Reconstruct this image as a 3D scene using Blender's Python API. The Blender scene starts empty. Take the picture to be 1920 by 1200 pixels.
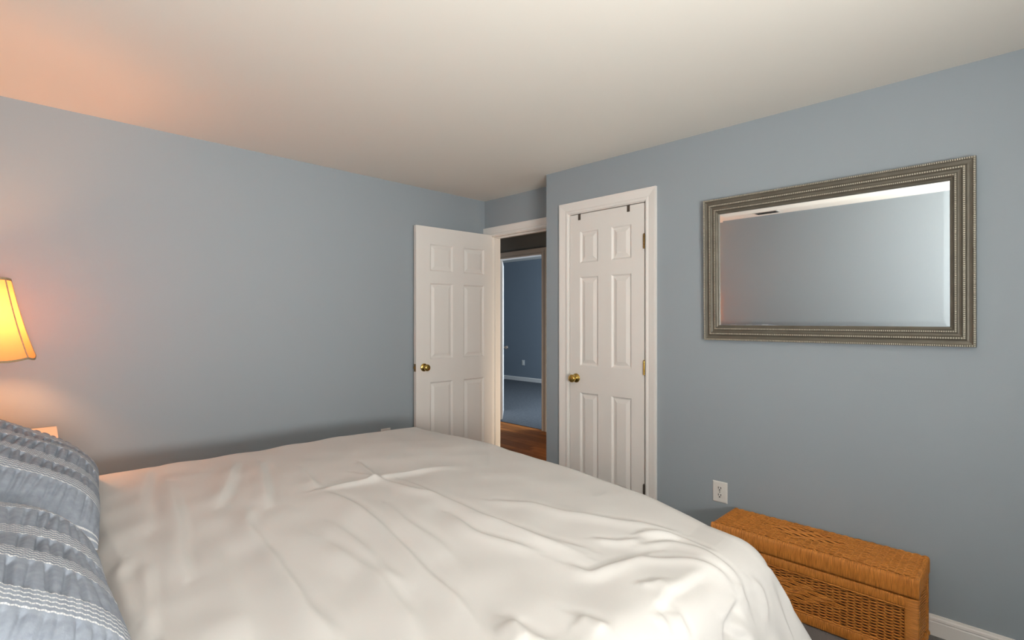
import bpy, bmesh, math, random
import numpy as np
from mathutils import Vector, Matrix

random.seed(7)
rng = np.random.default_rng(7)
scene = bpy.context.scene
col = scene.collection
PI = math.pi

# ------------------------------------------------------------------ camera
cam_d = bpy.data.cameras.new('camera')
cam_d.sensor_width = 36.0
cam_d.lens = 965.0 / 1920.0 * 36.0
cam_d.clip_start = 0.02
cam = bpy.data.objects.new('camera', cam_d)
cam.location = (0, 0, 1.365)
cam.rotation_euler = (PI / 2, 0, -PI / 4)
col.objects.link(cam)
scene.camera = cam

# ------------------------------------------------------------------ world, daylight, exposure
world = bpy.data.worlds.new('world')
scene.world = world
world.use_nodes = True
bgn = world.node_tree.nodes['Background']
bgn.inputs[0].default_value = (0.80, 0.90, 1.0, 1)
bgn.inputs[1].default_value = 0.2


def area_light(name, loc, rot, sx, sy, power, colour):
    l = bpy.data.lights.new(name, 'AREA')
    l.shape = 'RECTANGLE'
    l.size = sx
    l.size_y = sy
    l.energy = power
    l.color = colour
    o = bpy.data.objects.new(name, l)
    o.location = loc
    o.rotation_euler = rot
    col.objects.link(o)
    return o


# daylight entering by the bedroom window (behind the camera) and by the window of the room across the hall, plus added fills
area_light('bedroom_daylight', (0.55, -1.25, 1.60), (PI / 2 + .55, 0, .85), 1.10, 1.10, 22, (0.97, 0.99, 1.0))
area_light('ceiling_bounce_fill', (0.33, -1.40, 1.15), (PI / 2 + 1.0, 0, -.40), 1.25, 1.00, 168, (1.0, 0.98, 0.93))  # upward fill added outside the window to brighten ceiling and upper walls
area_light('far_room_daylight', (6.75, 3.02, 1.45), (PI / 2, 0, 0), 1.5, 1.3, 120, (0.72, 0.86, 1.0))

area_light('hall_floor_fill', (3.50, 1.46, .60), (PI / 2 - .30, 0, 0), .4, .5, 17, (1.0, .80, .56))  # added warm fill, low in the hall, lifts the planks; no fixture here

scene.view_settings.view_transform = 'Standard'
scene.view_settings.look = 'None'
scene.view_settings.gamma = 1.0
scene.view_settings.use_curve_mapping = False
scene.view_settings.exposure = 0.38


# ------------------------------------------------------------------ materials
def srgb(r, g, b):
    f = lambda c: (c / 12.92 if c <= 0.04045 else ((c + 0.055) / 1.055) ** 2.4)
    return tuple(f(c / 255.0) for c in (r, g, b)) + (1.0,)


def mat(name, c1, c2=None, scale=5.0, rough=0.6, metal=0.0, bump=0.0, bscale=200.0, stretch=None, spec=0.5,
        detail=3.0, bdist=0.002):
    m = bpy.data.materials.new(name)
    m.use_nodes = True
    nt = m.node_tree
    b = nt.nodes['Principled BSDF']
    b.inputs['Roughness'].default_value = rough
    b.inputs['Metallic'].default_value = metal
    b.inputs['Specular IOR Level'].default_value = spec
    tc = nt.nodes.new('ShaderNodeTexCoord')
    mp = nt.nodes.new('ShaderNodeMapping')
    nt.links.new(tc.outputs['Object'], mp.inputs[0])
    if stretch:
        mp.inputs['Scale'].default_value = stretch
    if c2 is None:
        c2 = tuple(min(1, x * 0.93) for x in c1[:3]) + (1,)
    n = nt.nodes.new('ShaderNodeTexNoise')
    n.inputs['Scale'].default_value = scale
    n.inputs['Detail'].default_value = detail
    nt.links.new(mp.outputs[0], n.inputs['Vector'])
    r = nt.nodes.new('ShaderNodeValToRGB')
    r.color_ramp.elements[0].position = 0.3
    r.color_ramp.elements[0].color = c1
    r.color_ramp.elements[1].position = 0.7
    r.color_ramp.elements[1].color = c2
    nt.links.new(n.outputs['Fac'], r.inputs[0])
    nt.links.new(r.outputs[0], b.inputs['Base Color'])
    if bump > 0:
        n2 = nt.nodes.new('ShaderNodeTexNoise')
        n2.inputs['Scale'].default_value = bscale
        n2.inputs['Detail'].default_value = 4.0
        nt.links.new(mp.outputs[0], n2.inputs['Vector'])
        bp = nt.nodes.new('ShaderNodeBump')
        bp.inputs['Strength'].default_value = bump
        bp.inputs['Distance'].default_value = bdist
        nt.links.new(n2.outputs['Fac'], bp.inputs['Height'])
        nt.links.new(bp.outputs[0], b.inputs['Normal'])
    return m


def lin(r, g, b):
    return (r, g, b, 1.0)


M = {}
M['wall'] = mat('grey_blue_paint', lin(.335, .378, .410), lin(.328, .371, .403), 1.2, .62, bump=.12, bscale=260, spec=.3)
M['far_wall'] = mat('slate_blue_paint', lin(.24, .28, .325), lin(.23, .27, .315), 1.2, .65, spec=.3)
M['ceiling'] = mat('ceiling_paint', lin(.79, .755, .695), lin(.78, .745, .685), .8, .85, bump=.10, bscale=180, spec=.2)
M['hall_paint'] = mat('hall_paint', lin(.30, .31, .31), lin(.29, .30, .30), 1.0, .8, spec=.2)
M['trim'] = mat('white_trim_paint', lin(.86, .82, .78), lin(.85, .81, .77), 2.0, .38, spec=.45)
M['door'] = mat('white_door_paint', lin(.83, .79, .75), lin(.82, .78, .74), 2.0, .42, bump=.05, bscale=90, stretch=(6, 6, .6), spec=.4)
M['brass'] = mat('polished_brass', lin(.62, .42, .12), lin(.50, .32, .08), 30, .22, metal=1.0)
M['old_brass'] = mat('dull_brass', lin(.34, .20, .07), lin(.22, .13, .05), 60, .38, metal=1.0)
M['steel'] = mat('dull_steel', lin(.22, .18, .15), lin(.16, .13, .11), 40, .45, metal=1.0)
M['duvet'] = mat('ivory_cotton', lin(.645, .628, .608), lin(.635, .618, .598), 2.5, .92, bump=.10, bscale=900, spec=.15, bdist=.0005)
M['mattress'] = mat('mattress_ticking', lin(.6, .58, .55), None, 8, .9)
M['bedwood'] = mat('bed_frame_wood', lin(.10, .06, .035), lin(.07, .04, .025), 6, .5, stretch=(1, 8, 8))
M['nightstand'] = mat('cream_lacquer', lin(.76, .70, .60), lin(.74, .68, .585), 3, .35)
M['plastic'] = mat('white_plastic', lin(.76, .74, .70), lin(.74, .72, .68), 4, .35)
M['slot'] = mat('socket_slot_black', lin(.02, .018, .015), lin(.015, .014, .012), 4, .6)
M['frame'] = mat('champagne_frame', lin(.160, .143, .112), lin(.128, .113, .088), 14, .42, metal=.35, bump=.08, bscale=160)
M['frame_bead'] = mat('champagne_bead', lin(.66, .61, .50), lin(.50, .455, .37), 60, .38, metal=.35)
M['carpet'] = mat('grey_carpet', lin(.36, .34, .33), lin(.20, .19, .19), 420, .98, bump=.9, bscale=500, spec=.1, bdist=.006)
M['far_carpet'] = mat('blue_grey_carpet', lin(.14, .15, .165), lin(.10, .11, .125), 30, .98, bump=.7, bscale=300, spec=.1, bdist=.006)
M['lampbody'] = mat('amber_ceramic', lin(.52, .27, .09), lin(.45, .22, .07), 6, .3)
M['gimp'] = mat('shade_braid', lin(.42, .33, .20), lin(.34, .26, .15), 120, .9)
M['vent'] = mat('vent_metal', lin(.62, .60, .56), None, 4, .4)
M['plank'] = [mat('red_oak_%d' % i, lin(.55 * k, .20 * k, .050 * k), lin(.36 * k, .115 * k, .026 * k), 9, .5, stretch=(9, .8, 6), detail=5, spec=.08)
              for i, k in enumerate((1.0, .78, 1.2, .9))]
M['cane_dark'] = mat('cane_backing', lin(.10, .045, .014), lin(.06, .028, .010), 30, .8)


def cane(name, stretch, k=1.0):
    m = mat(name, lin(.90 * k, .36 * k, .070 * k), lin(.38 * k, .122 * k, .020 * k), 7, .42, stretch=stretch, detail=6, spec=.3,
            bump=.25, bscale=60, bdist=.001)
    return m


M['cane_u'] = cane('cane_long', (40, 2.2, 60))
M['cane_band'] = cane('cane_wrapped', (6, 90, 4), .92)
M['cane_post'] = cane('cane_post', (6, 4, 120), .95)

# mirror glass
mm = bpy.data.materials.new('mirror_glass')
mm.use_nodes = True
b = mm.node_tree.nodes['Principled BSDF']
b.inputs['Base Color'].default_value = (.97, .985, .985, 1)
b.inputs['Metallic'].default_value = 1.0
b.inputs['Roughness'].default_value = 0.012
M['mirror'] = mm

# window pane: mostly clear
pm = bpy.data.materials.new('window_pane')
pm.use_nodes = True
nt = pm.node_tree
nt.nodes.clear()
out = nt.nodes.new('ShaderNodeOutputMaterial')
tr = nt.nodes.new('ShaderNodeBsdfTransparent')
gl = nt.nodes.new('ShaderNodeBsdfGlossy')
gl.inputs['Roughness'].default_value = 0.02
mx = nt.nodes.new('ShaderNodeMixShader')
mx.inputs[0].default_value = 0.05
nt.links.new(tr.outputs[0], mx.inputs[1])
nt.links.new(gl.outputs[0], mx.inputs[2])
nt.links.new(mx.outputs[0], out.inputs[0])
M['pane'] = pm

# lamp shade fabric: light passes through it
sm = bpy.data.materials.new('shade_fabric')
sm.use_nodes = True
nt = sm.node_tree
nt.nodes.clear()
out = nt.nodes.new('ShaderNodeOutputMaterial')
df = nt.nodes.new('ShaderNodeBsdfDiffuse')
tl = nt.nodes.new('ShaderNodeBsdfTranslucent')
df.inputs[0].default_value = (.60, .46, .26, 1)
tl.inputs[0].default_value = (.50, .235, .10, 1)
wn = nt.nodes.new('ShaderNodeTexNoise')
wn.inputs['Scale'].default_value = 400
bp = nt.nodes.new('ShaderNodeBump')
bp.inputs['Strength'].default_value = .1
nt.links.new(wn.outputs['Fac'], bp.inputs['Height'])
nt.links.new(bp.outputs[0], df.inputs['Normal'])
mx = nt.nodes.new('ShaderNodeMixShader')
mx.inputs[0].default_value = 0.55
nt.links.new(df.outputs[0], mx.inputs[1])
nt.links.new(tl.outputs[0], mx.inputs[2])
nt.links.new(mx.outputs[0], out.inputs[0])
M['shade'] = sm

# bulb glass
bm_ = bpy.data.materials.new('bulb_glow')
bm_.use_nodes = True
b = bm_.node_tree.nodes['Principled BSDF']
b.inputs['Base Color'].default_value = (.9, .8, .6, 1)
b.inputs['Emission Color'].default_value = (1, .40, .14, 1)
b.inputs['Emission Strength'].default_value = 175
M['bulb'] = bm_


def sham_material():
    """blue-grey seersucker with groups of fine woven white lines; y of the object runs across the lines"""
    m = bpy.data.materials.new('striped_seersucker')
    m.use_nodes = True
    nt = m.node_tree
    L = nt.links.new
    b = nt.nodes['Principled BSDF']
    b.inputs['Roughness'].default_value = .95
    b.inputs['Specular IOR Level'].default_value = .1
    tc = nt.nodes.new('ShaderNodeTexCoord')
    sp = nt.nodes.new('ShaderNodeSeparateXYZ')
    L(tc.outputs['Object'], sp.inputs[0])

    def mth(op, a, b_=None, c=None):
        n = nt.nodes.new('ShaderNodeMath')
        n.operation = op
        for i, v in enumerate((a, b_, c)):
            if v is None:
                continue
            if isinstance(v, (int, float)):
                n.inputs[i].default_value = v
            else:
                L(v, n.inputs[i])
        return n.outputs[0]

    nz = nt.nodes.new('ShaderNodeTexNoise')
    nz.inputs['Scale'].default_value = 22
    L(tc.outputs['Object'], nz.inputs['Vector'])
    y = mth('ADD', sp.outputs['Y'], mth('MULTIPLY', mth('SUBTRACT', nz.outputs['Fac'], .5), .0025))
    g = mth('PINGPONG', mth('ADD', y, 10.0), STRIPE_P / 2)             # 0 .. P/2, group centred on 0
    ing = mth('LESS_THAN', g, .0295)
    line = mth('LESS_THAN', mth('ABSOLUTE', mth('SUBTRACT', mth('FRACT', mth('ADD', mth('MULTIPLY', g, 1 / .0125), .5)), .5)), .155)
    # white threads are broken into stitches along x
    st = mth('LESS_THAN', mth('FRACT', mth('MULTIPLY', sp.outputs['X'], 1 / .0045)), .88)
    msk = mth('MULTIPLY', mth('MULTIPLY', ing, line), st)
    n2 = nt.nodes.new('ShaderNodeTexNoise')
    n2.inputs['Scale'].default_value = 55
    n2.inputs['Detail'].default_value = 4
    L(tc.outputs['Object'], n2.inputs['Vector'])
    rp = nt.nodes.new('ShaderNodeValToRGB')
    rp.color_ramp.elements[0].position = .3
    rp.color_ramp.elements[0].color = lin(.25, .28, .335)
    rp.color_ramp.elements[1].position = .7
    rp.color_ramp.elements[1].color = lin(.32, .355, .41)
    L(n2.outputs['Fac'], rp.inputs[0])
    mix = nt.nodes.new('ShaderNodeMix')
    mix.data_type = 'RGBA'
    L(msk, mix.inputs['Factor'])
    L(rp.outputs[0], mix.inputs[6])
    mix.inputs[7].default_value = lin(.68, .69, .70)
    L(mix.outputs[2], b.inputs['Base Color'])
    n3 = nt.nodes.new('ShaderNodeTexNoise')
    n3.inputs['Scale'].default_value = 260
    L(tc.outputs['Object'], n3.inputs['Vector'])
    bp = nt.nodes.new('ShaderNodeBump')
    bp.inputs['Strength'].default_value = .35
    bp.inputs['Distance'].default_value = .002
    L(mth('ADD', n3.outputs['Fac'], mth('MULTIPLY', msk, 1.2)), bp.inputs['Height'])
    L(bp.outputs[0], b.inputs['Normal'])
    return m


STRIPE_P = .165
M['sham'] = sham_material()


# ------------------------------------------------------------------ helpers
class MB:
    """collects shapes; build() links them as one mesh object"""

    def __init__(self):
        self.v = []
        self.f = []

    def box(self, x0, x1, y0, y1, z0, z1):
        i = len(self.v)
        self.v += [(x, y, z) for z in (z0, z1) for y in (y0, y1) for x in (x0, x1)]
        self.f += [tuple(i + k for k in q) for q in
                   ((0, 2, 3, 1), (4, 5, 7, 6), (0, 1, 5, 4), (2, 6, 7, 3), (0, 4, 6, 2), (1, 3, 7, 5))]
        return self

    def loft(self, secs, closed=True, caps=True):
        n = len(secs[0])
        i = len(self.v)
        for s in secs:
            self.v += [tuple(p) for p in s]
        for a in range(len(secs) - 1):
            for k in range(n if closed else n - 1):
                k2 = (k + 1) % n
                self.f.append((i + a * n + k, i + a * n + k2, i + (a + 1) * n + k2, i + (a + 1) * n + k))
        if caps and closed:
            self.f.append(tuple(i + k for k in reversed(range(n))))
            self.f.append(tuple(i + (len(secs) - 1) * n + k for k in range(n)))
        return self

    def lathe(self, prof, axis='z', c=(0, 0, 0), n=24):
        """prof: list of (r, h)"""
        secs = []
        for r, h in prof:
            ring = []
            for k in range(n):
                a = 2 * PI * k / n
                x, y = r * math.cos(a), r * math.sin(a)
                p = {'z': (x, y, h), 'x': (h, x, y), 'y': (y, h, x)}[axis]
                ring.append((p[0] + c[0], p[1] + c[1], p[2] + c[2]))
            secs.append(ring)
        return self.loft(secs)

    def tube(self, pts, r, n=6):
        secs = []
        P = [Vector(p) for p in pts]
        for i, p in enumerate(P):
            d = (P[min(i + 1, len(P) - 1)] - P[max(i - 1, 0)]).normalized()
            up = Vector((0, 0, 1)) if abs(d.z) < .9 else Vector((1, 0, 0))
            a = d.cross(up).normalized()
            b_ = a.cross(d)
            rr = r[i] if isinstance(r, (list, tuple)) else r
            secs.append([p + a * rr * math.cos(2 * PI * k / n) + b_ * rr * math.sin(2 * PI * k / n) for k in range(n)])
        return self.loft(secs)

    def strip(self, p0, p1, across, out_, prof, m0=0.0, m1=0.0):
        """profile (a, b) swept from p0 to p1, mitred by m0/m1 at the ends"""
        p0, p1, across, out_ = map(Vector, (p0, p1, across, out_))
        al = (p1 - p0).normalized()
        s0 = [p0 + across * a + out_ * b_ - al * (m0 * a) for a, b_ in prof]
        s1 = [p1 + across * a + out_ * b_ + al * (m1 * a) for a, b_ in prof]
        return self.loft([s0, s1])

    def build(self, name, m, parent=None, smooth=False, bevel=0.0, seg=2):
        me = bpy.data.meshes.new(name)
        me.from_pydata(self.v, [], self.f)
        bm = bmesh.new()
        bm.from_mesh(me)
        bmesh.ops.recalc_face_normals(bm, faces=bm.faces)
        bm.to_mesh(me)
        bm.free()
        if m:
            me.materials.append(m)
        o = bpy.data.objects.new(name, me)
        col.objects.link(o)
        if parent:
            o.parent = parent
        if smooth:
            me.polygons.foreach_set('use_smooth', [True] * len(me.polygons))
            if smooth != 'all':
                me.set_sharp_from_angle(angle=math.radians(40))
        if bevel > 0:
            bv = o.modifiers.new('bevel', 'BEVEL')
            bv.width = bevel
            bv.segments = seg
            bv.limit_method = 'ANGLE'
            bv.harden_normals = False
        return o


def tag(o, label=None, cat=None, group=None, kind=None):
    if label:
        o['label'] = label
    if cat:
        o['category'] = cat
    if group:
        o['group'] = group
    if kind:
        o['kind'] = kind
    return o


def empty(name, loc=(0, 0, 0), rz=0.0):
    o = bpy.data.objects.new(name, None)
    o.empty_display_size = .1
    o.location = loc
    o.rotation_euler = (0, 0, rz)
    col.objects.link(o)
    return o


def copy_obj(o, parent, loc=None):
    c = o.copy()
    col.objects.link(c)
    c.parent = parent
    if loc is not None:
        c.location = loc
    return c


def structure(o, label, cat):
    return tag(o, label, cat, kind='structure')


# ------------------------------------------------------------------ room shell
H = 2.44                       # ceiling
XR, YL = 2.875, 3.48           # right wall face, left wall face
XD = 3.13                      # wall with the bedroom doorway
YC = 2.515                     # corner where the closet wall turns
XH, YW = -0.42, -0.95          # head wall, window wall
DT = 2.125                     # top of door openings
DY0, DY1 = 2.645, 3.415         # bedroom doorway
CY0, CY1 = 1.693, 2.296        # closet doorway

structure(MB().box(XH - .12, XD + .06, YW - .12, YL + .12, -.1, 0).build('floor', M['carpet']),
          'grey carpet floor of the bedroom', 'floor')
structure(MB().box(XH - .12, XD + .12, YW - .12, YL + .12, H, H + .1).build('ceiling', M['ceiling']),
          'plain off-white painted ceiling of the bedroom', 'ceiling')
structure(MB().box(XH - .12, XD + .12, YL, YL + .12, 0, H).build('wall_left', M['wall']),
          'grey blue painted wall behind the open door and bedside lamp', 'wall')
structure(MB().box(XR, XR + .1, YW - .12, CY0 - .0178, 0, H).box(XR, XR + .1, CY1 + .0178, YC, 0, H).box(XR, XR + .1, CY0 - .0178, CY1 + .0178, DT, H)
          .box(XR + .1, XD, YC - .1, YC, 0, H).build('wall_right', M['wall']),
          'grey blue painted wall holding the closet door and mirror', 'wall')
structure(MB().box(XD, XD + .12, YC - .1, DY0, 0, H).box(XD, XD + .12, DY1, YL, 0, H).box(XD, XD + .12, DY0, DY1, DT, H)
          .build('wall_doorway', M['wall']), 'narrow grey blue wall around the open bedroom doorway', 'wall')
structure(MB().box(XH - .12, XH, YW - .12, YL, 0, H).build('wall_head', M['wall']),
          'grey blue painted wall at the head of the bed, seen in the mirror', 'wall')
WX0, WX1, WZ0, WZ1 = -.34, 1.0, .90, 2.22
structure(MB().box(XH, WX0, YW - .12, YW, 0, H).box(WX1, XR, YW - .12, YW, 0, H)
          .box(WX0, WX1, YW - .12, YW, 0, WZ0).box(WX0, WX1, YW - .12, YW, WZ1, H).build('wall_window', M['wall']),
          'grey blue painted wall with the daylight window', 'wall')

# bedroom window
w = empty('window_1', ((WX0 + WX1) / 2, YW, WZ0))
structure(w, 'white framed daylight window of the bedroom', 'window')
hw, hh = (WX1 - WX0) / 2, WZ1 - WZ0
f = MB().box(-hw, -hw + .05, -.1, 0, 0, hh).box(hw - .05, hw, -.1, 0, 0, hh)
f.box(-hw + .05, hw - .05, -.1, 0, 0, .05).box(-hw + .05, hw - .05, -.1, 0, hh - .05, hh)
f.build('window_frame', M['trim'], w, bevel=.004)
MB().box(-hw + .05, hw - .05, -.07, -.03, hh / 2 - .02, hh / 2 + .02).build('meeting_rail', M['trim'], w, bevel=.003)
MB().box(-hw - .06, hw + .06, .0, .05, -.03, 0).build('window_sill', M['trim'], w, bevel=.005)
for z0, z1 in ((.05, hh / 2 - .02), (hh / 2 + .02, hh - .05)):
    MB().box(-hw + .05, hw - .05, -.052, -.048, z0, z1).build('pane', M['pane'], w)

# ------------------------------------------------------------------ hall and the room across it
HX0, HX1 = XD + .12, 4.75
FX1 = 8.30
FY0, FY1 = 4.215, 5.09          # far doorway
FT = 2.19
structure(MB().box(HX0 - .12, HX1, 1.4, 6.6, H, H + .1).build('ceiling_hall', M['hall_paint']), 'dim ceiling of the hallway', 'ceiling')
hf = MB().box(XD + .06, HX1 + .04, 1.4, 6.6, -.1, -.012).build('floor_hall', M['cane_dark'])
structure(hf, 'reddish brown oak plank floor of the hallway', 'floor')
PW = .083
nrow = int((HX1 + .04 - XD - .06) / PW)
pm0 = {}
for i in range(nrow + 1):
    x0 = XD + .06 + i * PW
    x1 = min(x0 + PW, HX1 + .04)
    y = 2.0 + random.random() * .7
    prev = 1.42
    cuts = [prev]
    while y < 6.5:
        cuts.append(y)
        y += .7 + random.random() * .6
    cuts.append(6.58)
    for a, b2 in zip(cuts[:-1], cuts[1:]):
        o = MB().box(x0 + .0006, x1 - .0006, a + .0006, b2 - .0006, -.012, random.uniform(-.0006, .0004)).build(
            'plank', random.choice(M['plank']), hf)
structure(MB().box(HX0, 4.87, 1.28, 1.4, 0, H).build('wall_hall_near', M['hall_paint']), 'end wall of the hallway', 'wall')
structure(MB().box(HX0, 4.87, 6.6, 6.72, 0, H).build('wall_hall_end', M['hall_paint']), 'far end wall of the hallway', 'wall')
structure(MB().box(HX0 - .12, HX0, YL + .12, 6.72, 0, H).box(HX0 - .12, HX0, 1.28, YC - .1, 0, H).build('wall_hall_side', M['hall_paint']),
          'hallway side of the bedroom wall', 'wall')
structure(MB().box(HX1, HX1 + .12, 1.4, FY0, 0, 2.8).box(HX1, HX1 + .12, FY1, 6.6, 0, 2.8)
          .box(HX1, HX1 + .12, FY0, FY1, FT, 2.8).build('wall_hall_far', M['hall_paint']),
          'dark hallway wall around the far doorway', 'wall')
FH = 2.69
structure(MB().box(HX1 + .04, FX1, 3.1, 10.2, -.1, .004).build('floor_far_room', M['far_carpet']), 'blue grey carpet of the room across the hall', 'floor')
structure(MB().box(HX1 + .12, FX1 + .1, 3.0, 10.3, FH, FH + .1).build('ceiling_far_room', M['ceiling']), 'ceiling of the room across the hall', 'ceiling')
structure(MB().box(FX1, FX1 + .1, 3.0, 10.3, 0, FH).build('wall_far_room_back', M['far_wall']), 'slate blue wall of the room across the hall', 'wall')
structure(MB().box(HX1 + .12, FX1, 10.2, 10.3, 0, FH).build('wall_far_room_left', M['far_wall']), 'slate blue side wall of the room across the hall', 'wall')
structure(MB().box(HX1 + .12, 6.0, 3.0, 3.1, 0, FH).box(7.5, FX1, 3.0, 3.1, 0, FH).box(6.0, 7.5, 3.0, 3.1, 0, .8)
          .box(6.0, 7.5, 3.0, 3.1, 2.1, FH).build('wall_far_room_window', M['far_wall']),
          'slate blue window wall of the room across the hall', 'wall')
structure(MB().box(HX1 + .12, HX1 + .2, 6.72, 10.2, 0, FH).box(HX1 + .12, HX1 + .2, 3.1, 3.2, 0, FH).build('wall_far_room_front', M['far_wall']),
          'slate blue wall of the far room beside the hallway', 'wall')

# ------------------------------------------------------------------ trim: casings, jambs, baseboards
CAS = [(0, 0), (0, .010), (.005, .013), (.015, .013), (.022, .010), (.050, .015), (.065, .018), (.076, .018), (.076, 0)]


def casing(name, x, y0, y1, zt, sgn, label, depth, kright=1.0):
    """casing on plane x facing sgn*X around opening y0..y1, top zt; jamb lines the opening, running away from the room"""
    t = empty(name, (x, (y0 + y1) / 2, 0))
    structure(t, label, 'door frame')
    ox, oy = x, (y0 + y1) / 2
    L = lambda p: (p[0] - ox, p[1] - oy, p[2])
    o_ = (sgn, 0, 0)
    r = -.011
    MB().strip(L((x, y1 + r, 0)), L((x, y1 + r, zt + r)), (0, 1, 0), o_, CAS, 0, 1).build('casing_leg', M['trim'], t)
    pr = [(a * kright, b2) for a, b2 in CAS]
    MB().strip(L((x, y0 - r, 0)), L((x, y0 - r, zt + r)), (0, -1, 0), o_, pr, 0, 1 / kright if kright > .9 else 1).build('casing_leg', M['trim'], t)
    MB().strip(L((x, y0 - r, zt + r)), L((x, y1 + r, zt + r)), (0, 0, 1), o_, CAS, kright if kright < .9 else 1, 1).build('casing_head', M['trim'], t)
    j = .016
    xa, xb = (x, x - sgn * depth)
    xa, xb = min(xa, xb), max(xa, xb)
    MB().box(xa - ox, xb - ox, y1 - j - oy, y1 - oy, 0, zt).build('jamb', M['trim'], t, bevel=.002)
    MB().box(xa - ox, xb - ox, y0 - oy, y0 + j - oy, 0, zt).build('jamb', M['trim'], t, bevel=.002)
    MB().box(xa - ox, xb - ox, y0 + j - oy, y1 - j - oy, zt - j, zt).build('head_jamb', M['trim'], t, bevel=.002)
    return t


J = .016
t1 = casing('trim_1', XD, DY0, DY1, DT, -1, 'white painted casing around the open bedroom doorway', .12, .6)
t2 = casing('trim_2', XR, CY0 - J - .0018, CY1 + J + .0018, DT, -1, 'white painted casing around the shut closet door', .10)
t3 = casing('trim_3', HX1, FY0, FY1, FT, -1, 'shadowed casing around the doorway across the hall', .12)
# stops the closet door shuts against / in the doorways
MB().box(.04, .052, -(CY1 - CY0) / 2 - .003, -(CY1 - CY0) / 2 + .012, 0, DT - J).box(.04, .052, (CY1 - CY0) / 2 - .012, (CY1 - CY0) / 2 + .003, 0, DT - J) \
    .box(.04, .052, -(CY1 - CY0) / 2 + .012, (CY1 - CY0) / 2 - .012, DT - J - .015, DT - J).build('door_stop', M['trim'], t2)
wd = (DY1 - DY0) / 2
MB().box(.045, .075, -wd + J, -wd + J + .011, 0, DT - J).box(.045, .075, wd - J - .011, wd - J, 0, DT - J) \
    .box(.045, .075, -wd + J + .011, wd - J - .011, DT - J - .011, DT - J).build('door_stop', M['trim'], t1, bevel=.002)

BASE = [(0, 0), (0, .012), (.058, .013), (.062, .011), (.068, .014), (.076, .013), (.080, .007), (.088, .006), (.088, 0)]


def baseboard(name, p0, p1, out_, label, m=None):
    o = MB().strip(p0, p1, (0, 0, 1), out_, BASE).build(name, m or M['trim'])
    structure(o, label, 'baseboard')
    return o


baseboard('baseboard_right', (XR, YW, 0), (XR, CY0 - .085, 0), (-1, 0, 0), 'white baseboard running along the wall behind the wicker chest')
baseboard('baseboard_closet', (XR, CY1 + .085, 0), (XR, YC, 0), (-1, 0, 0), 'short white baseboard between closet door and doorway corner')
baseboard('baseboard_left', (XH, YL, 0), (XD, YL, 0), (0, -1, 0), 'white baseboard behind the bed on the lamp wall')
baseboard('baseboard_far', (FX1, 3.1, .004), (FX1, 10.2, .004), (-1, 0, 0), 'white baseboard below the slate blue wall across the hall')

# ------------------------------------------------------------------ doors
PZ = [(.24, .864), (1.045, 1.668), (1.76, 1.985)]


def panel_mesh(u0, u1, z0, z1, t):
    """raised panel, both faces; door plane is local x (width) / z, thickness along y from -t/2 to t/2"""
    mb = MB()
    for s in (1, -1):
        rings = []
        for ins, dep in ((0, 0), (.004, -.0005), (.013, -.0105), (.019, -.0115), (.044, -.003), (.046, -.0028)):
            y = s * (t / 2 + dep)
            a, b2, c, d = u0 + ins, u1 - ins, z0 + ins, z1 - ins
            rings.append([(a, y, c), (b2, y, c), (b2, y, d), (a, y, d)])
        i = len(mb.v)
        mb.loft(rings, caps=False)
        n = len(mb.v)
        mb.f.append((n - 4, n - 3, n - 2, n - 1))
    # close the rim so that the panel is one solid
    n = len(mb.v) // 2
    for k in range(4):
        mb.f.append((k, (k + 1) % 4, n + (k + 1) % 4, n + k))
    return mb


def six_panel_door(name, width, top, st, pw, pz, t, mat_door, bottom=.012):
    """local x from 0 (hinge) to width; y thickness"""
    root = empty(name)
    us = [(st[0], st[0] + pw), (width - st[1] - pw, width - st[1])]
    lf = MB()
    lf.box(0, us[0][0], -t / 2, t / 2, bottom, top)
    lf.box(us[1][1], width, -t / 2, t / 2, bottom, top)
    zs = [bottom] + [z for p in pz for z in p] + [top]
    for k in range(0, len(zs), 2):
        lf.box(us[0][0], us[1][1], -t / 2, t / 2, zs[k], zs[k + 1])
    for z0, z1 in pz:
        lf.box(us[0][1], us[1][0], -t / 2, t / 2, z0, z1)
    o = lf.build('leaf', mat_door, root)
    bm = bmesh.new()
    bm.from_mesh(o.data)
    bmesh.ops.remove_doubles(bm, verts=bm.verts, dist=1e-5)
    bm.to_mesh(o.data)
    bm.free()
    for (u0, u1) in us:
        for (z0, z1) in pz:
            panel_mesh(u0, u1, z0, z1, t).build('panel', mat_door, root)
    return root


KNOB = [(.032, 0), (.032, .004), (.028, .007), (.014, .010), (.011, .018), (.012, .026), (.018, .032), (.0255, .040),
        (.0275, .048), (.0265, .055), (.021, .061), (.010, .064), (.001, .0645)]


def knob(root, x, z, t, side):
    prof = [(r, side * h) for r, h in KNOB]
    o = MB().lathe(prof, 'y', (0, 0, 0), 28).build('knob', M['brass'], root, smooth='all')
    o.location = (x, side * t / 2, z)
    return o


# open bedroom door, hinged on the left jamb and swung back towards the left wall
T = .035
LW = 0.774
d1 = six_panel_door('door_1', LW, 2.12, (0.085, 0.128), 0.228, PZ, T, M['door'])
ang = math.atan2(3.438 - 3.390, 2.355 - 3.12)
d1.location = (3.12, 3.390, 0)
d1.rotation_euler = (0, 0, ang)
structure(d1, 'white six panel door standing open against the left wall', 'door')
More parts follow.
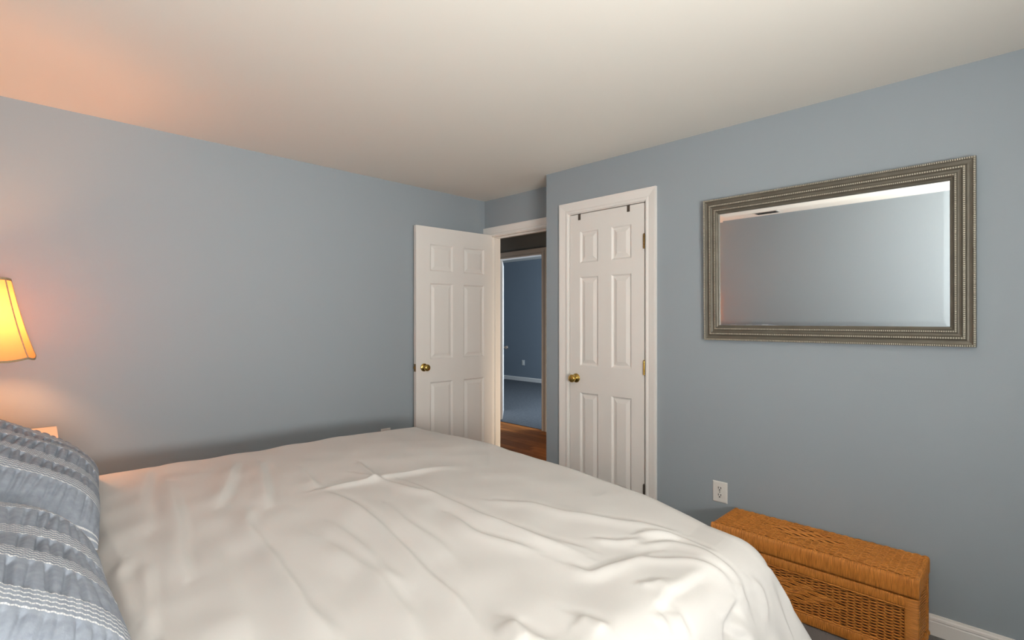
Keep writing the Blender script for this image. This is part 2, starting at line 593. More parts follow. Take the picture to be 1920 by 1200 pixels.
# door-local +y faces the camera after rotation by about 169 degrees
knob(d1, LW - .072, .985, T, 1)
knob(d1, LW - .072, .985, T, -1).scale = (1, .30, 1)
MB().box(LW - .0005, LW + .0015, -.0125, .0125, .955, 1.015).build('latch_plate', M['old_brass'], d1)
MB().box(LW + .0015, LW + .010, -.006, .006, .976, .994).build('latch_bolt', M['old_brass'], d1, bevel=.002)
for hz in (.25, 1.06, 1.87):
    h_ = MB().lathe([(.006, hz - .045), (.006, hz + .045)], 'z', (-.006, -T / 2 - .004, 0), 12)
    h_.build('hinge', M['old_brass'], d1, smooth=True)

# closet door
CW = CY1 - CY0 - .009
d2 = six_panel_door('door_2', CW, DT - J - .006, (.092, .085), .158, PZ, T, M['door'])
d2.location = (XR + .002 + T / 2, CY0 + .0065, 0)
d2.rotation_euler = (0, 0, PI / 2)          # local x -> +Y, local +y -> -X (towards the room)
structure(d2, 'white six panel closet door, shut, with brass knob', 'door')
knob(d2, CW - .055, .958, T, 1)
MB().box(CW - .001, CW + .0015, -.011, T / 2 + .001, .93, .985).build('latch_plate', M['old_brass'], d2)
for hz, hm in ((.285, 'steel'), (1.063, 'brass'), (1.858, 'old_brass')):
    kn = MB()
    for k in range(5):
        kn.lathe([(.0062, hz - .044 + k * .0178), (.0062, hz - .044 + k * .0178 + .0168)], 'z', (-.001, T / 2 + .0065, 0), 12)
    kn.lathe([(.004, hz + .045), (.0055, hz + .047), (.002, hz + .052)], 'z', (-.001, T / 2 + .0065, 0), 12)
    kn.box(-.0008, .010, T / 2 - .001, T / 2 + .0012, hz - .044, hz + .044)
    kn.build('hinge', M[hm], d2, smooth=True)

# the door across the hall, pushed open into its room
d3 = six_panel_door('door_3', .74, FT - .02, (.11, .11), .20, PZ, T, M['door'])
d3.location = (HX1 + .10, 5.055, 0)
d3.rotation_euler = (0, 0, math.atan2(.704, .71))
structure(d3, 'white door pushed open into the room across the hall', 'door')
k3 = knob(d3, .68, .955, T, -1)
k3.data.materials[0] = M['steel']

# over-the-door hooks on the closet door
for i, yy in enumerate((2.21, 1.815)):
    h = MB()
    zt = DT - J - .006
    xf = XR + .002
    h.box(xf - .0022, xf - .0004, yy - .010, yy + .010, zt - .040, zt + .0022)
    h.box(xf - .0004, xf + T + .0004, yy - .010, yy + .010, zt + .0004, zt + .0022)
    h.box(xf + T + .0004, xf + T + .0022, yy - .010, yy + .010, zt - .06, zt + .0022)
    o = h.build('over_door_hook', M['steel'])
    tag(o, ['dull metal over-door hook strap on the closet door, at its knob side',
            'dull metal over-door hook strap on the closet door, at its hinge side'][i], 'hook',
        'hook straps over the closet door')


# ------------------------------------------------------------------ outlets
def outlet(loc, rz, label, slots=True):
    """faces local -y"""
    r = empty('outlet', loc, rz)
    tag(r, label, 'outlet', 'wall outlets')
    p = MB()
    rings = []
    for ins, y in ((0, 0), (0, -.0025), (.0035, -.0055), (.006, -.006)):
        a, b2 = .0415 - ins, .0585 - ins
        rings.append([(-a, y, -b2), (a, y, -b2), (a, y, b2), (-a, y, b2)])
    p.loft(rings)
    p.build('cover_plate', M['plastic'], r)
    if slots:
        for s in (1, -1):
            ring = []
            for k in range(24):
                a = 2 * PI * k / 24
                ring.append((max(-.0165, min(.0165, .0175 * math.cos(a))), .0145 * math.sin(a)))
            q = MB().loft([[(x, -.0055, z + s * .0195) for x, z in ring], [(x, -.0078, z + s * .0195) for x, z in ring]])
            rc = q.build('receptacle', M['plastic'], r)
            for dx, w_, h_ in ((-.0068, .0034, .011), (.0068, .0034, .0095)):
                MB().box(dx - w_ / 2, dx + w_ / 2, -.0084, -.0070, s * .0195 + .0035 - h_ / 2 + .001, s * .0195 + .0035 + h_ / 2 + .001).build('slot', M['slot'], rc)
            MB().lathe([(.0036, -.0084), (.0036, -.0070)], 'y', (0, 0, s * .0195 - .0075), 12).build('ground_hole', M['slot'], rc)
        MB().lathe([(.003, -.0055), (.003, -.0068), (.001, -.0072)], 'y', (0, 0, 0), 12).build('screw', M['steel'], r, smooth=True)
    else:
        MB().box(-.0165, .0165, -.008, -.0055, -.033, .033).build('receptacle', M['plastic'], r, bevel=.001)
    return r


outlet((XR, 1.219, .399), -PI / 2, 'white duplex wall outlet just above the end of the wicker chest')
outlet((2.108, YL, .475), 0, 'white wall outlet plate half hidden behind the duvet by the open door')
outlet((FX1, 7.946, .413), -PI / 2, 'small pale outlet on the slate blue wall across the hall', False)

# ------------------------------------------------------------------ mirror
MY0, MY1, MZ0, MZ1 = .146, 1.301, 1.252, 2.041
mr = empty('wall_mirror', (XR, (MY0 + MY1) / 2, MZ0))
tag(mr, 'large rectangular mirror in a ridged champagne frame, hung above the wicker chest', 'mirror')
mr.rotation_euler = (0, math.radians(-.9), 0)
W2, HT = (MY1 - MY0) / 2, MZ1 - MZ0
FW = .084
PROF = [(0, 0), (0, .022), (.0015, .026), (.006, .028), (.0095, .025), (.011, .021), (.018, .018), (.026, .0185), (.030, .021),
        (.033, .026), (.042, .0265), (.045, .0225), (.049, .021), (.056, .0205), (.059, .022), (.061, .0255), (.069, .0255),
        (.071, .022), (.077, .017), (.081, .0165), (.084, .013), (.084, 0)]
prof = [(-a, b2 + .004) for a, b2 in PROF]
prof = [(a, b2 if b2 > .0041 else 0.004) for a, b2 in prof]
# outer rectangle corners in local (y, z); profile runs inwards (negative across)
cs = [(-W2, 0), (W2, 0), (W2, HT), (-W2, HT)]
rails = ['frame_rail', 'frame_stile', 'frame_rail', 'frame_stile']
outs = [(0, 0, -1), (0, 1, 0), (0, 0, 1), (0, -1, 0)]
for k in range(4):
    a, b2 = cs[k], cs[(k + 1) % 4]
    MB().strip((0, a[0], a[1]), (0, b2[0], b2[1]), outs[k], (-1, 0, 0), prof, 1, 1).build(rails[k], M['frame'], mr, smooth=True)


def bead_row(off, dep, pitch, sx, sw, sh):
    """little square beads set round the frame at inset off"""
    mb = MB()
    y0, y1, z0, z1 = -W2 + off, W2 - off, off, HT - off
    for (p, q, ax) in (((y0, z0), (y1, z0), 0), ((y0, z1), (y1, z1), 0), ((y0, z0), (y0, z1), 1), ((y1, z0), (y1, z1), 1)):
        ln = (q[0] - p[0]) if ax == 0 else (q[1] - p[1])
        n = int(ln / pitch)
        for i in range(n + 1):
            t_ = ln * i / n
            cy, cz = (p[0] + t_, p[1]) if ax == 0 else (p[0], p[1] + t_)
            hy, hz = (sx / 2, sw / 2) if ax == 0 else (sw / 2, sx / 2)
            j = len(mb.v)
            x0, x1 = -dep, -dep - sh
            mb.v += [(x0, cy - hy, cz - hz), (x0, cy + hy, cz - hz), (x0, cy + hy, cz + hz), (x0, cy - hy, cz + hz),
                     (x1, cy - hy * .5, cz - hz * .6), (x1, cy + hy * .5, cz - hz * .6), (x1, cy + hy * .5, cz + hz * .6), (x1, cy - hy * .5, cz + hz * .6)]
            mb.f += [tuple(j + e for e in fc) for fc in ((4, 5, 6, 7), (0, 1, 5, 4), (1, 2, 6, 5), (2, 3, 7, 6), (3, 0, 4, 7))]
    o = mb.build('bead_row', M['frame_bead'], mr)
    tag(o, kind='stuff')


bead_row(.0055, .030, .0075, .0058, .008, .0025)
bead_row(.0375, .029, .0085, .0066, .0085, .0035)
bead_row(.065, .028, .0075, .0058, .0075, .0035)
# thin bright fillet next to the glass
g0 = .079
MBg = MB()
a0, a1, c0, c1 = -W2 + g0, W2 - g0, g0, HT - g0
rings = []
for ins, x in ((0, -.0075), (.026, -.0082)):
    rings.append([(x, a0 + ins, c0 + ins), (x, a1 - ins, c0 + ins), (x, a1 - ins, c1 - ins), (x, a0 + ins, c1 - ins)])
MBg.loft(rings, caps=False)
MBg.build('bevel_edge', M['mirror'], mr)
q = MB()
q.v = [tuple(p) for p in rings[1]]
q.f = [(0, 1, 2, 3)]
o = q.build('mirror_glass', M['mirror'], mr)
MB().box(-.0055, -.001, -W2 + .03, W2 - .03, .03, HT - .03).build('backing_board', M['bedwood'], mr)
# make sure glass normals face the room
for o in mr.children:
    if o.name.startswith('mirror_glass') or o.name.startswith('bevel_edge'):
        me = o.data
        if me.polygons[0].normal.x > 0:
            me.flip_normals()

# ------------------------------------------------------------------ wicker chest
CX0, CX1, CYA, CYB, CHT = 2.555, 2.853, .298, 1.128, .348
ch = empty('wicker_chest', ((CX0 + CX1) / 2, (CYA + CYB) / 2, 0))
tag(ch, 'honey brown woven wicker chest at the foot of the bed', 'chest')
DX, DY = (CX1 - CX0) / 2, (CYB - CYA) / 2


def weave(name, org, U, V, N, lu, lv, sp, pitch, amp, m, parent, loz=None, thick=.0022):
    """wefts along U undulating over stakes that run along V"""
    org, U, V, N = map(Vector, (org, U, V, N))
    mb = MB()
    rows = int(lv / pitch)
    ns = int(lu / sp * 6)
    for j in range(rows):
        v0 = (j + .5) * lv / rows
        secs = []
        jit = random.uniform(-.0004, .0004)
        for i in range(ns + 1):
            u = lu * i / ns
            ph = PI * (j % 2)
            wv = math.cos(PI * u / sp + ph)
            if loz is not None:
                cu, cv, ru, rv = loz
                if abs(u - cu) / ru + abs(v0 - cv) / rv < 1:
                    wv = math.cos(PI * u / sp * .5 + PI / 2 * ((j // 3) % 4)) * 1.35
            n = amp * wv + jit
            hw_ = lv / rows * .52
            c = org + U * u + V * v0 + N * n
            secs.append([c - V * hw_, c - V * hw_ * .3 + N * thick, c + V * hw_ * .3 + N * thick, c + V * hw_, c - N * thick])
        mb.loft(secs)
    o = mb.build(name, m, parent, smooth='all')
    tag(o, kind='stuff')
    return o


def wrapped(name, p0, p1, A, B, wa, wb, m, parent, pitch=.0042, r=.006, amp=.0015):
    """square-section rail from p0 to p1 wrapped in cane: ridges across it"""
    p0, p1, A, B = map(Vector, (p0, p1, A, B))
    ln = (p1 - p0).length
    al = (p1 - p0).normalized()
    nw = int(ln / pitch)
    sec = []
    for sx, sy, a0_ in ((1, 1, 0), (-1, 1, PI / 2), (-1, -1, PI), (1, -1, 1.5 * PI)):
        for k in range(3):
            a = a0_ + PI / 2 * k / 2
            sec.append((sx * (wa / 2 - r) + r * math.cos(a), sy * (wb / 2 - r) + r * math.sin(a), math.cos(a), math.sin(a)))
    secs = []
    for i in range(nw):
        ja = random.uniform(-.0003, .0004)
        for tt, hgt in ((.05, -.6), (.3, .8), (.7, .8), (.95, -.6)):
            c = p0 + al * ((i + tt) * ln / nw)
            secs.append([c + A * (x + (amp * hgt + ja) * nx) + B * (y + (amp * hgt + ja) * ny) for x, y, nx, ny in sec])
    mb = MB()
    mb.loft(secs)
    return mb.build(name, m, parent, smooth='all')


BZ = .262           # body top
# solid dark core behind the weave
MB().box(-DX + .022, DX - .012, -DY + .018, DY - .018, .03, BZ - .004).build('inner_body', M['cane_dark'], ch)
lidc = MB().box(-DX + .014, DX - .006, -DY + .016, DY - .016, BZ + .012, CHT - .012).build('lid_core', M['cane_dark'], ch)
# body rails and posts
wrapped('top_rail', (-DX + .012, -DY + .03, BZ - .022), (-DX + .012, DY - .03, BZ - .022), (1, 0, 0), (0, 0, 1), .022, .040, M['cane_band'], ch)
wrapped('bottom_rail', (-DX + .012, -DY + .03, .026), (-DX + .012, DY - .03, .026), (1, 0, 0), (0, 0, 1), .022, .044, M['cane_band'], ch)
for sy in (-1, 1):
    wrapped('corner_post', (-DX + .013, sy * (DY - .024), .004), (-DX + .013, sy * (DY - .024), BZ - .002), (1, 0, 0), (0, 1, 0), .026, .046, M['cane_post'], ch)
    wrapped('corner_post', (DX - .014, sy * (DY - .015), .004), (DX - .014, sy * (DY - .015), BZ - .002), (1, 0, 0), (0, 1, 0), .026, .026, M['cane_post'], ch)
# front weave and slim braid round it
fl = 2 * DY - .094
weave('front_weave', (-DX + .014, -DY + .047, .05), (0, 1, 0), (0, 0, 1), (-1, 0, 0), fl, BZ - .042 - .052, .0265, .0060, .0046, M['cane_u'], ch,
      (fl * .55, .085, .21, .055))
for z in (BZ - .045, .052):
    pts = [(-DX + .004 + .001 * math.sin(i * 1.3), -DY + .047 + fl * i / 120, z + .0012 * math.sin(i * 1.9)) for i in range(121)]
    MB().tube(pts, .0034, 6).build('braid', M['cane_u'], ch, smooth='all')
# ends
for sy in (-1, 1):
    weave('end_weave', (-DX + .026, sy * (DY - .012), .01), (1, 0, 0), (0, 0, 1), (0, sy, 0), 2 * DX - .052, BZ - .02, .0245, .0056, .0032, M['cane_u'], ch)
    pts = [(-DX + .035 + (2 * DX - .07) * i / 60, sy * (DY - .004 + .003 * math.cos(i * .55)), .03 + .004 * math.sin(i * .55)) for i in range(61)]
    MB().tube(pts, .009, 7).build('foot_braid', M['cane_band'], ch, smooth='all')
# lid
lz = (BZ + .005 + CHT - .008) / 2
lw = CHT - .008 - BZ - .006
wrapped('lid_front_rail', (-DX + .008, -DY - .002, lz), (-DX + .008, DY + .002, lz), (1, 0, 0), (0, 0, 1), .026, lw + .006, M['cane_band'], ch, r=.012)
for sy in (-1, 1):
    wrapped('lid_end_rail', (-DX + .018, sy * (DY - .012), lz), (DX - .004, sy * (DY - .012), lz), (0, 1, 0), (0, 0, 1), .026, lw + .004, M['cane_post'], ch, r=.011)
wrapped('lid_back_rail', (DX - .010, -DY + .03, lz), (DX - .010, DY - .03, lz), (1, 0, 0), (0, 0, 1), .018, lw, M['cane_band'], ch, r=.008)
weave('lid_weave', (-DX + .014, -DY + .014, CHT - .006), (0, 1, 0), (1, 0, 0), (0, 0, 1), 2 * DY - .028, 2 * DX - .03, .0265, .0066, .0030, M['cane_u'], ch,
      (DY * 1.05, DX, .20, .07))

# ------------------------------------------------------------------ bed
BH = .712
bed = empty('bed', (.66, 1.76, 0))
tag(bed, 'wide bed under the ivory duvet', 'bed')
bx, by = .66, 1.76
MB().box(-.36 - bx, 1.62 - bx, .84 - by, 2.70 - by, .40, .66).build('mattress', M['mattress'], bed, bevel=.05, seg=4)
MB().box(-.36 - bx, 1.62 - bx, .84 - by, 2.70 - by, .18, .398).build('box_spring', M['mattress'], bed, bevel=.02)
MB().box(-.41 - bx, -.365 - bx, .80 - by, 2.74 - by, .0, .98).build('headboard', M['bedwood'], bed, bevel=.01)
for sx in (-.30, 1.5):
    for sy in (.92, 2.6):
        MB().box(sx - .03 - bx, sx + .03 - bx, sy - .03 - by, sy + .03 - by, 0, .18).build('leg', M['bedwood'], bed, bevel=.004)

# duvet: a sheet laid over the mattress, its folds following the creases seen on it (x, y in metres, height, width)
CREASES = [
    ([(0.481, 2.409), (0.439, 2.128), (0.412, 1.925), (0.362, 1.709), (0.336, 1.513)], 0.013, 0.020),
    ([(0.611, 1.886), (0.563, 1.775), (0.552, 1.637), (0.539, 1.474), (0.514, 1.284), (0.492, 1.14), (0.49, 1.003)], 0.013, 0.017),
    ([(0.872, 1.905), (0.886, 1.722), (0.861, 1.493), (0.825, 1.297), (0.782, 1.101), (0.759, 0.938), (0.701, 0.774)], 0.012, 0.017),
    ([(0.68, 1.52), (0.677, 1.35), (0.68, 1.186), (0.644, 0.99), (0.605, 0.872)], 0.009, 0.022),
    ([(0.873, 1.925), (1.057, 1.905), (1.235, 1.899), (1.425, 1.847)], 0.012, 0.014),
    ([(1.171, 1.814), (1.14, 1.5), (1.126, 1.278), (1.117, 1.036), (1.15, 0.872)], 0.011, 0.018),
    ([(1.18, 2.18), (1.11, 1.918)], 0.010, 0.013),
    ([(0.761, 2.54), (0.635, 2.213), (0.549, 2.023)], 0.012, 0.020),
    ([(0.842, 2.461), (0.745, 2.141), (0.671, 1.899)], 0.012, 0.020),
    ([(0.245, 1.742), (0.221, 1.637), (0.219, 1.526), (0.214, 1.376)], 0.014, 0.015),
    ([(0.28, 1.663), (0.246, 1.448), (0.225, 1.284)], 0.010, 0.014),
    ([(0.755, 1.585), (0.742, 1.356), (0.719, 1.225), (0.71, 1.088)], 0.009, 0.018),
    ([(1.062, 1.369), (1.026, 1.199), (1.05, 1.075), (1.065, 0.97)], 0.009, 0.014),
    ([(1.263, 1.343), (1.33, 1.225), (1.344, 1.095), (1.405, 0.977), (1.458, 0.879), (1.505, 0.781)], 0.010, 0.017),
    ([(1.118, 1.271), (1.141, 1.127), (1.153, 0.99), (1.186, 0.885)], 0.010, 0.015),
    ([(1.079, 0.866), (1.085, 0.8), (1.193, 0.774), (1.335, 0.748)], 0.009, 0.014),
    ([(0.909, 0.702), (0.918, 0.63)], 0.008, 0.016),
    ([(0.787, 0.8), (0.758, 0.709)], 0.008, 0.016),
    ([(1.079, 2.056), (1.119, 1.814), (1.118, 1.637), (1.142, 1.539)], 0.009, 0.012),
    ([(0.942, 2.252), (0.882, 1.964)], 0.008, 0.015),
    ([(0.467, 2.716), (0.374, 2.304), (0.331, 1.951)], 0.010, 0.022),
    ([(0.443, 1.683), (0.421, 1.448), (0.382, 1.252), (0.362, 1.114)], 0.006, 0.024),
    ([(0.969, 1.598), (0.921, 1.415), (0.913, 1.232), (0.872, 1.075)], 0.007, 0.018),
    ([(0.786, 0.794), (0.781, 0.735), (0.783, 0.683)], 0.008, 0.018),
    ([(1.39, 0.846), (1.44, 0.807), (1.475, 0.761)], 0.007, 0.011),
    ([(1.254, 0.912), (1.294, 0.859), (1.365, 0.82)], 0.007, 0.011),
    ([(1.083, 0.598), (1.117, 0.598), (1.179, 0.611), (1.247, 0.604), (1.309, 0.604), (1.364, 0.598)], -0.0097, 0.014),
    ([(1.295, 0.487), (1.323, 0.493), (1.364, 0.5), (1.391, 0.506)], -0.0135, 0.012),
    ([(1.295, 0.487), (1.302, 0.473), (1.336, 0.447), (1.364, 0.428)], -0.0150, 0.014),
    ([(1.439, 0.545), (1.426, 0.519), (1.432, 0.48)], 0.0067, 0.014),
    ([(1.515, 0.526), (1.542, 0.493), (1.535, 0.46), (1.501, 0.428)], 0.0075, 0.014),
    ([(1.625, 0.532), (1.7, 0.506), (1.721, 0.467), (1.734, 0.408)], 0.0067, 0.013),
    ([(1.083, 0.598), (1.076, 0.578), (1.062, 0.565)], 0.0060, 0.012),
    ([(1.138, 0.578), (1.124, 0.558), (1.117, 0.526)], 0.0060, 0.013),
    ([(1.26, 0.761), (1.303, 0.715), (1.359, 0.676), (1.384, 0.63), (1.398, 0.585), (1.398, 0.558)], 0.0067, 0.011),
    ([(1.335, 0.8), (1.438, 0.748), (1.45, 0.689), (1.439, 0.617), (1.453, 0.552)], 0.0067, 0.011),
    ([(1.396, 0.84), (1.472, 0.787), (1.485, 0.735), (1.467, 0.643)], 0.0067, 0.011),
    ([(1.141, 0.689), (1.159, 0.67), (1.206, 0.657)], 0.0060, 0.010),
]


def noise2(x, y, seed, n=14, fmin=1.5, fmax=6.0):
    r = np.random.default_rng(seed)
    s = np.zeros_like(x)
    for _ in range(n):
        f_ = r.uniform(fmin, fmax)
        a = r.uniform(0, 2 * PI)
        s += np.sin(f_ * (x * math.cos(a) + y * math.sin(a)) * 2 * PI * .5 + r.uniform(0, 6.28)) / n ** .5
    return s


def duvet_sheet():
    """the sheet without its creases: sheet coordinates A, B and their place in the room"""
    a0, ov_f, ov_n, ov_s = -.33, .52, .52, .20
    na, nb = 360, 430
    b_near, b_far = .66, 2.722
    bb = np.linspace(b_near - ov_n, b_far + ov_s, nb)
    A, B = np.meshgrid(np.linspace(0, 1, na), bb, indexing='ij')
    Bc = np.clip(B, b_near, b_far)
    # where the top ends on the foot side
    xe = np.interp(Bc, [.60, .85, 1.05, 1.5, 2.03, 2.5, 2.9], [1.60, 1.65, 1.70, 1.775, 1.825, 1.85, 1.85])
    A = a0 + A * (xe + ov_f - a0)
    ea = np.maximum(0, A - xe)
    eb = np.where(B < b_near, b_near - B, 0)
    ef = np.where(B > b_far, B - b_far, 0)
    Rr = np.interp(Bc, [.7, 1.0, 1.5, 2.8], [.13, .11, .08, .07])
    Rr = np.where(ef > 0, .06, Rr)
    ey = eb + ef
    e = np.sqrt(ea ** 2 + ey ** 2)
    ee = np.maximum(e, 1e-9)
    nx = ea / ee
    ny = np.where(ef > 0, 1, -1) * ey / ee
    th = np.minimum(e / Rr, PI / 2 * .80)
    out_ = Rr * np.sin(th)
    dn = Rr * (1 - np.cos(th))
    rest = np.maximum(0, e - Rr * PI / 2 * .80)
    k = np.where(ef > 0, .05, .42)
    out_ = out_ + rest * k
    dn = dn + rest * np.sqrt(1 - k ** 2)
    # soft hanging folds, strongest round the near corner
    angc = np.arctan2(eb, ea + 1e-9)
    corner = np.clip(np.minimum(ea, eb) / .05, 0, 1)
    along = np.where(ea > eb, B, A)
    fold = .012 * np.sin(along * 23 + 1.0) + .008 * np.sin(along * 41 + 2.0)
    foldc = .030 * np.sin(angc * 7.0 + .6)
    amp = np.clip(rest / .25, 0, 1)
    out_ = out_ + (fold * (1 - corner) + foldc * corner) * amp * np.where(ef > 0, 0, 1)
    X = np.minimum(A, xe) + nx * out_
    Y = Bc + ny * out_
    Z = BH - dn
    Z = Z - .030 * np.clip((1.15 - Bc) / .4, 0, 1) ** 2 * np.clip((A - .9) / .7, 0, 1)
    Z = Z - .042 * np.clip((.24 - A) / .08, 0, 1) * np.clip((B - 1.0) / .1, 0, 1) * np.clip((2.72 - B) / .1, 0, 1)
    Z = Z - .022 * np.clip((A - 1.35) / .5, 0, 1) * np.clip((B - 2.1) / .5, 0, 1)
    return A, B, X, Y, Z, e


def make_duvet():
    A, B, X, Y, Z, e = duvet_sheet()
    na, nb = A.shape
    P3 = np.stack([X, Y, Z], -1)
    Nn = np.cross(np.gradient(P3, axis=0), np.gradient(P3, axis=1))
    Nn /= np.maximum(np.linalg.norm(Nn, axis=-1, keepdims=True), 1e-9)
    flat = np.clip(1 - e / .12, 0, 1)
    d = .0045 * noise2(A, B, 3, 12, .8, 3.0) * flat
    d += .0016 * noise2(A, B, 5, 16, 5, 12) * np.clip(1 - e / .5, .3, 1)
    for pts, h, wd_ in CREASES:
        P = np.array(pts)
        t = np.linspace(0, len(P) - 1, 8 * (len(P) - 1) + 1)
        px = np.interp(t, range(len(P)), P[:, 0])
        py = np.interp(t, range(len(P)), P[:, 1])
        for _ in range(4):
            px[1:-1] = (px[:-2] + 2 * px[1:-1] + px[2:]) / 4
            py[1:-1] = (py[:-2] + 2 * py[1:-1] + py[2:]) / 4
        best = np.full(A.shape, 1e9)
        side = np.zeros_like(A)
        tt = np.zeros_like(A)
        for s in range(len(px) - 1):
            vx, vy = px[s + 1] - px[s], py[s + 1] - py[s]
            L2 = vx * vx + vy * vy + 1e-12
            u = np.clip(((A - px[s]) * vx + (B - py[s]) * vy) / L2, 0, 1)
            dx, dy = A - (px[s] + u * vx), B - (py[s] + u * vy)
            dd = dx * dx + dy * dy
            m_ = dd < best
            best = np.where(m_, dd, best)
            side = np.where(m_, np.sign(vx * dy - vy * dx), side)
            tt = np.where(m_, (s + u) / (len(px) - 1), tt)
        dist = np.sqrt(best)
        env = np.clip(np.sin(PI * np.clip(tt * .9 + .05, 0, 1)) * 1.5, 0, 1)
        wl = np.where(side > 0, wd_ * .9, wd_ * 2.2)
        prof_ = np.exp(-(dist / wl) ** 2) - .30 * np.exp(-((dist - wd_ * 1.7) / (wd_ * 1.0)) ** 2) * (side > 0)
        d += h * env * prof_
    P3 = P3 + Nn * d[..., None]
    V = P3.reshape(-1, 3)
    idx = np.arange(na * nb).reshape(na, nb)
    F = np.stack([idx[:-1, :-1], idx[1:, :-1], idx[1:, 1:], idx[:-1, 1:]], -1).reshape(-1, 4)
    me = bpy.data.meshes.new('duvet')
    me.from_pydata(V.tolist(), [], F.tolist())
    me.polygons.foreach_set('use_smooth', [True] * len(me.polygons))
    me.materials.append(M['duvet'])
    o = bpy.data.objects.new('duvet', me)
    col.objects.link(o)
    so = o.modifiers.new('thickness', 'SOLIDIFY')
    so.thickness = .012
    so.offset = -1
    return o


duv = make_duvet()
tag(duv, 'rumpled ivory duvet spread over the bed, draping off its corner', 'duvet')


# ------------------------------------------------------------------ pillows
def make_pillow(name, L, Wd, T_, seed, phase):
    """local x: up the slope, y: along the bed head, z: out of the face"""
    r = np.random.default_rng(seed)
    nu, nv = 190, 230
    u = np.linspace(-1, 1, nu)
    v = np.linspace(-1, 1, nv)
    U, V = np.meshgrid(u, v, indexing='ij')
    x = U * L / 2 * (1 - .05 * (1 - np.abs(V) ** 2) * (np.abs(U) ** 6))
    y = V * Wd / 2 * (1 - .05 * (1 - np.abs(U) ** 2) * (np.abs(V) ** 6))
    h = (np.clip(1 - np.abs(U) ** 3.0, 0, 1) ** .5) * (np.clip(1 - np.abs(V) ** 4.0, 0, 1) ** .5)
    top = T_ / 2 * h
    # puckers: creases running along y, between the woven line groups
    g = np.abs(((y + 10 + STRIPE_P / 2) % STRIPE_P) - STRIPE_P / 2)
    between = np.clip((g - .026) / .012, 0, 1)
    cell = np.floor((y + 10) / STRIPE_P)
    puck = np.zeros_like(x)
    for c in np.unique(cell):
        m_ = cell == c
        rr = np.random.default_rng(seed * 100 + int(c))
        pos = np.cumsum(rr.uniform(.018, .034, 40)) - .35
        for p in pos:
            tilt = rr.uniform(-.12, .12)
            a = rr.uniform(.4, 1.0)
            puck += m_ * a * np.exp(-((x - p - tilt * (y - y[m_].mean())) / .0050) ** 2)
    top = top - .0135 * puck * between * h
    top = top + 0.0009 * np.sin(x * 2 * PI / .013 + 3 * np.sin(y * 30)) * (1 - between) * h
    top = top + .006 * noise2(x, y, seed, 10, 3, 9) * h
    bot = -T_ / 2 * h
    vt = np.stack([x, y, top], -1).reshape(-1, 3)
    vb = np.stack([x, y, bot], -1).reshape(-1, 3)
    n = nu * nv
    idx = np.arange(n).reshape(nu, nv)
    Ft = np.stack([idx[:-1, :-1], idx[1:, :-1], idx[1:, 1:], idx[:-1, 1:]], -1).reshape(-1, 4)
    F = Ft.tolist() + (Ft[:, ::-1] + n).tolist()
    me = bpy.data.meshes.new(name)
    me.from_pydata(np.concatenate([vt, vb]).tolist(), [], F)
    bm = bmesh.new()
    bm.from_mesh(me)
    bmesh.ops.remove_doubles(bm, verts=bm.verts, dist=1e-5)
    bm.to_mesh(me)
    bm.free()
    me.polygons.foreach_set('use_smooth', [True] * len(me.polygons))
    me.materials.append(M['sham'])
    o = bpy.data.objects.new(name, me)
    col.objects.link(o)
    return o


def place_pillow(o, c, tilt, yaw=0.0):
    # local x -> down the slope towards the foot (+X, -Z)
    o.matrix_world = Matrix.Translation(c) @ Matrix.Rotation(yaw, 4, 'Z') @ Matrix.Rotation(tilt, 4, 'Y')


p1 = make_pillow('pillow', .56, .86, .25, 11, 0)
place_pillow(p1, (.0, 2.26, .872), math.radians(30), math.radians(-6))
tag(p1, 'blue grey pillow with white woven stripes, beside the nightstand', 'pillow', 'striped pillows at the bed head')
p2 = make_pillow('pillow', .56, .80, .26, 23, .05)
place_pillow(p2, (-.075, 1.39, .855), math.radians(30), math.radians(0))
tag(p2, 'blue grey pillow with white woven stripes, second from the nightstand', 'pillow', 'striped pillows at the bed head')

# ------------------------------------------------------------------ nightstand and lamp
ns = empty('nightstand', (-.072, 3.155, 0), math.radians(-2.6))
tag(ns, 'cream nightstand in the corner between bed and wall, under the lamp', 'nightstand')
NW, ND, NH = .27, .285, .835
MB().box(-NW, NW, -ND, ND, NH - .024, NH).build('table_top', M['nightstand'], ns, bevel=.003)
MB().box(-NW + .02, NW - .02, -ND + .02, ND - .01, .20, NH - .024).build('body', M['nightstand'], ns, bevel=.003)
for z0, z1 in ((.22, .50), (.52, .80)):
    dr = MB().box(-NW + .035, NW - .035, -ND + .004, -ND + .02, z0, z1).build('drawer', M['nightstand'], ns, bevel=.003)
    MB().lathe([(.004, 0), (.006, -.012), (.014, -.018), (.012, -.026), (.001, -.028)], 'y', (0, -ND + .004, (z0 + z1) / 2), 16).build('knob', M['old_brass'], dr, smooth='all')
for sx in (-1, 1):
    for sy in (-1, 1):
        MB().box(sx * (NW - .05) - .02, sx * (NW - .05) + .02, sy * (ND - .05) - .02, sy * (ND - .05) + .02, 0, .20).build('leg', M['nightstand'], ns, bevel=.003)

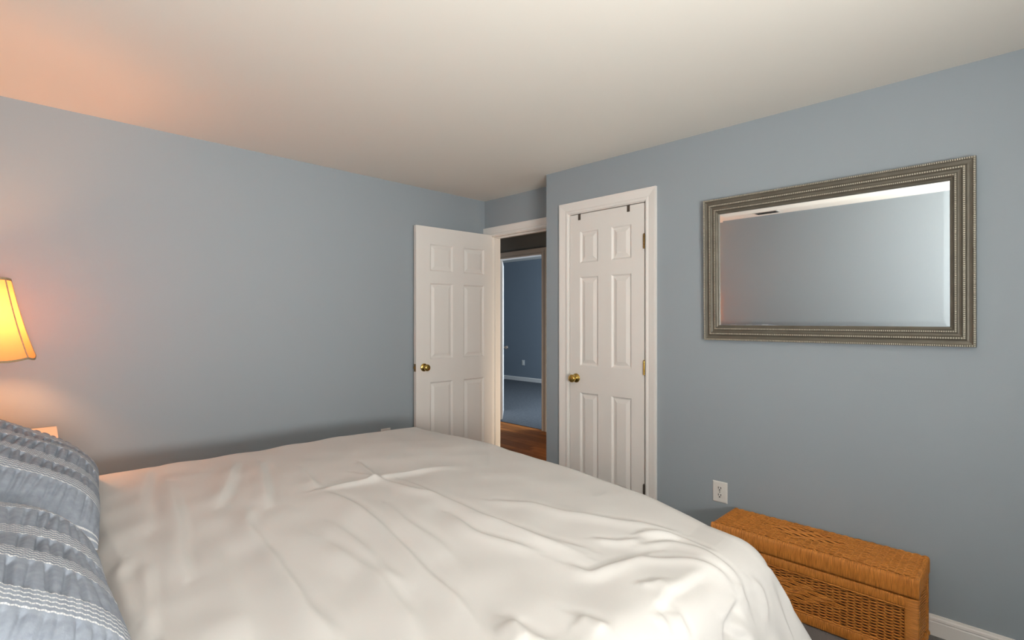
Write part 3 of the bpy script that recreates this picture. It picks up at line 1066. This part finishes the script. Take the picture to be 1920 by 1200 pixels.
LX, LY, LZ = -.088, 3.13, NH
lamp = empty('table_lamp', (LX, LY, LZ))
tag(lamp, 'lit bedside lamp with a panelled cream fabric shade', 'lamp')
MB().lathe([(.001, 0), (.075, 0), (.078, .012), (.060, .020), (.055, .026)], 'z', n=28).build('base', M['old_brass'], lamp, smooth=True)
MB().lathe([(.050, .026), (.070, .05), (.088, .10), (.090, .14), (.078, .19), (.052, .235), (.030, .262), (.022, .275)], 'z', n=32).build(
    'lamp_body', M['lampbody'], lamp, smooth='all')
MB().lathe([(.010, .27), (.010, .36), (.018, .362), (.018, .475)], 'z', n=16).build('stem', M['old_brass'], lamp, smooth=True)
MB().lathe([(.012, .47), (.018, .485), (.036, .510), (.043, .54), (.036, .572), (.018, .592), (.001, .598)], 'z', n=20).build('bulb', M['bulb'], lamp, smooth='all')
SB, ST = 1.203 - LZ, 1.540 - LZ
RB, RT = .216, .133
NP = 8
ROT = math.radians(12)


def shade_pt(a, t):
    """a in panel units, t 0 bottom .. 1 top; flat-ish panels, bottom edge scalloped, slightly bowed side"""
    i = math.floor(a)
    f_ = a - i
    r = RB + (RT - RB) * (t ** .92)
    r -= .004 * math.sin(PI * t)
    p, q_ = 2 * PI * i / NP + ROT, 2 * PI * (i + 1) / NP + ROT
    x = r * ((1 - f_) * math.cos(p) + f_ * math.cos(q_))
    y = r * ((1 - f_) * math.sin(p) + f_ * math.sin(q_))
    bow = 1 + .035 * math.sin(PI * f_)
    z = SB + (ST - SB) * t - .010 * math.sin(PI * f_) * (1 - t)
    return (x * bow, y * bow, z)


sh = MB()
na_, nt_ = NP * 6, 12
for t_ in range(nt_ + 1):
    sh.v += [shade_pt(a / 6, t_ / nt_) for a in range(na_)]
for t_ in range(nt_):
    for a in range(na_):
        sh.f.append((t_ * na_ + a, t_ * na_ + (a + 1) % na_, (t_ + 1) * na_ + (a + 1) % na_, (t_ + 1) * na_ + a))
shade = sh.build('lamp_shade', M['shade'], lamp, smooth=True)
for i in range(NP):
    MB().tube([Vector(shade_pt(i, t_ / 12)) * 1.0 for t_ in range(13)], .0032, 6).build('rib', M['gimp'], shade, smooth='all')
for t_, r_ in ((0, .005), (1, .006)):
    pts = [shade_pt(a / 6, t_) for a in range(na_)]
    rings = []
    for k, p in enumerate(pts):
        p = Vector(p)
        n_ = Vector((p.x, p.y, 0)).normalized()
        rings.append([p + n_ * r_ * .5 * math.cos(q2) + Vector((0, 0, 1)) * r_ * math.sin(q2) for q2 in [2 * PI * j / 6 for j in range(6)]])
    rings.append(rings[0])
    MB().loft(rings, caps=False).build('shade_trim', M['gimp'], shade, smooth='all')
# ceiling register, seen in the bevel of the mirror
vr = empty('ceiling_vent', (-.22, 2.0, H))
tag(vr, 'slotted white air vent on the ceiling above the pillows', 'vent')
MB().box(-.07, .07, -.125, .125, -.006, 0).build('vent_frame', M['vent'], vr, bevel=.002)
for k in range(6):
    MB().box(-.055 + k * .019, -.044 + k * .019, -.105, .105, -.009, -.006).build('dark_slot', M['slot'], vr)  # black bars put the shade inside the vent openings into colour
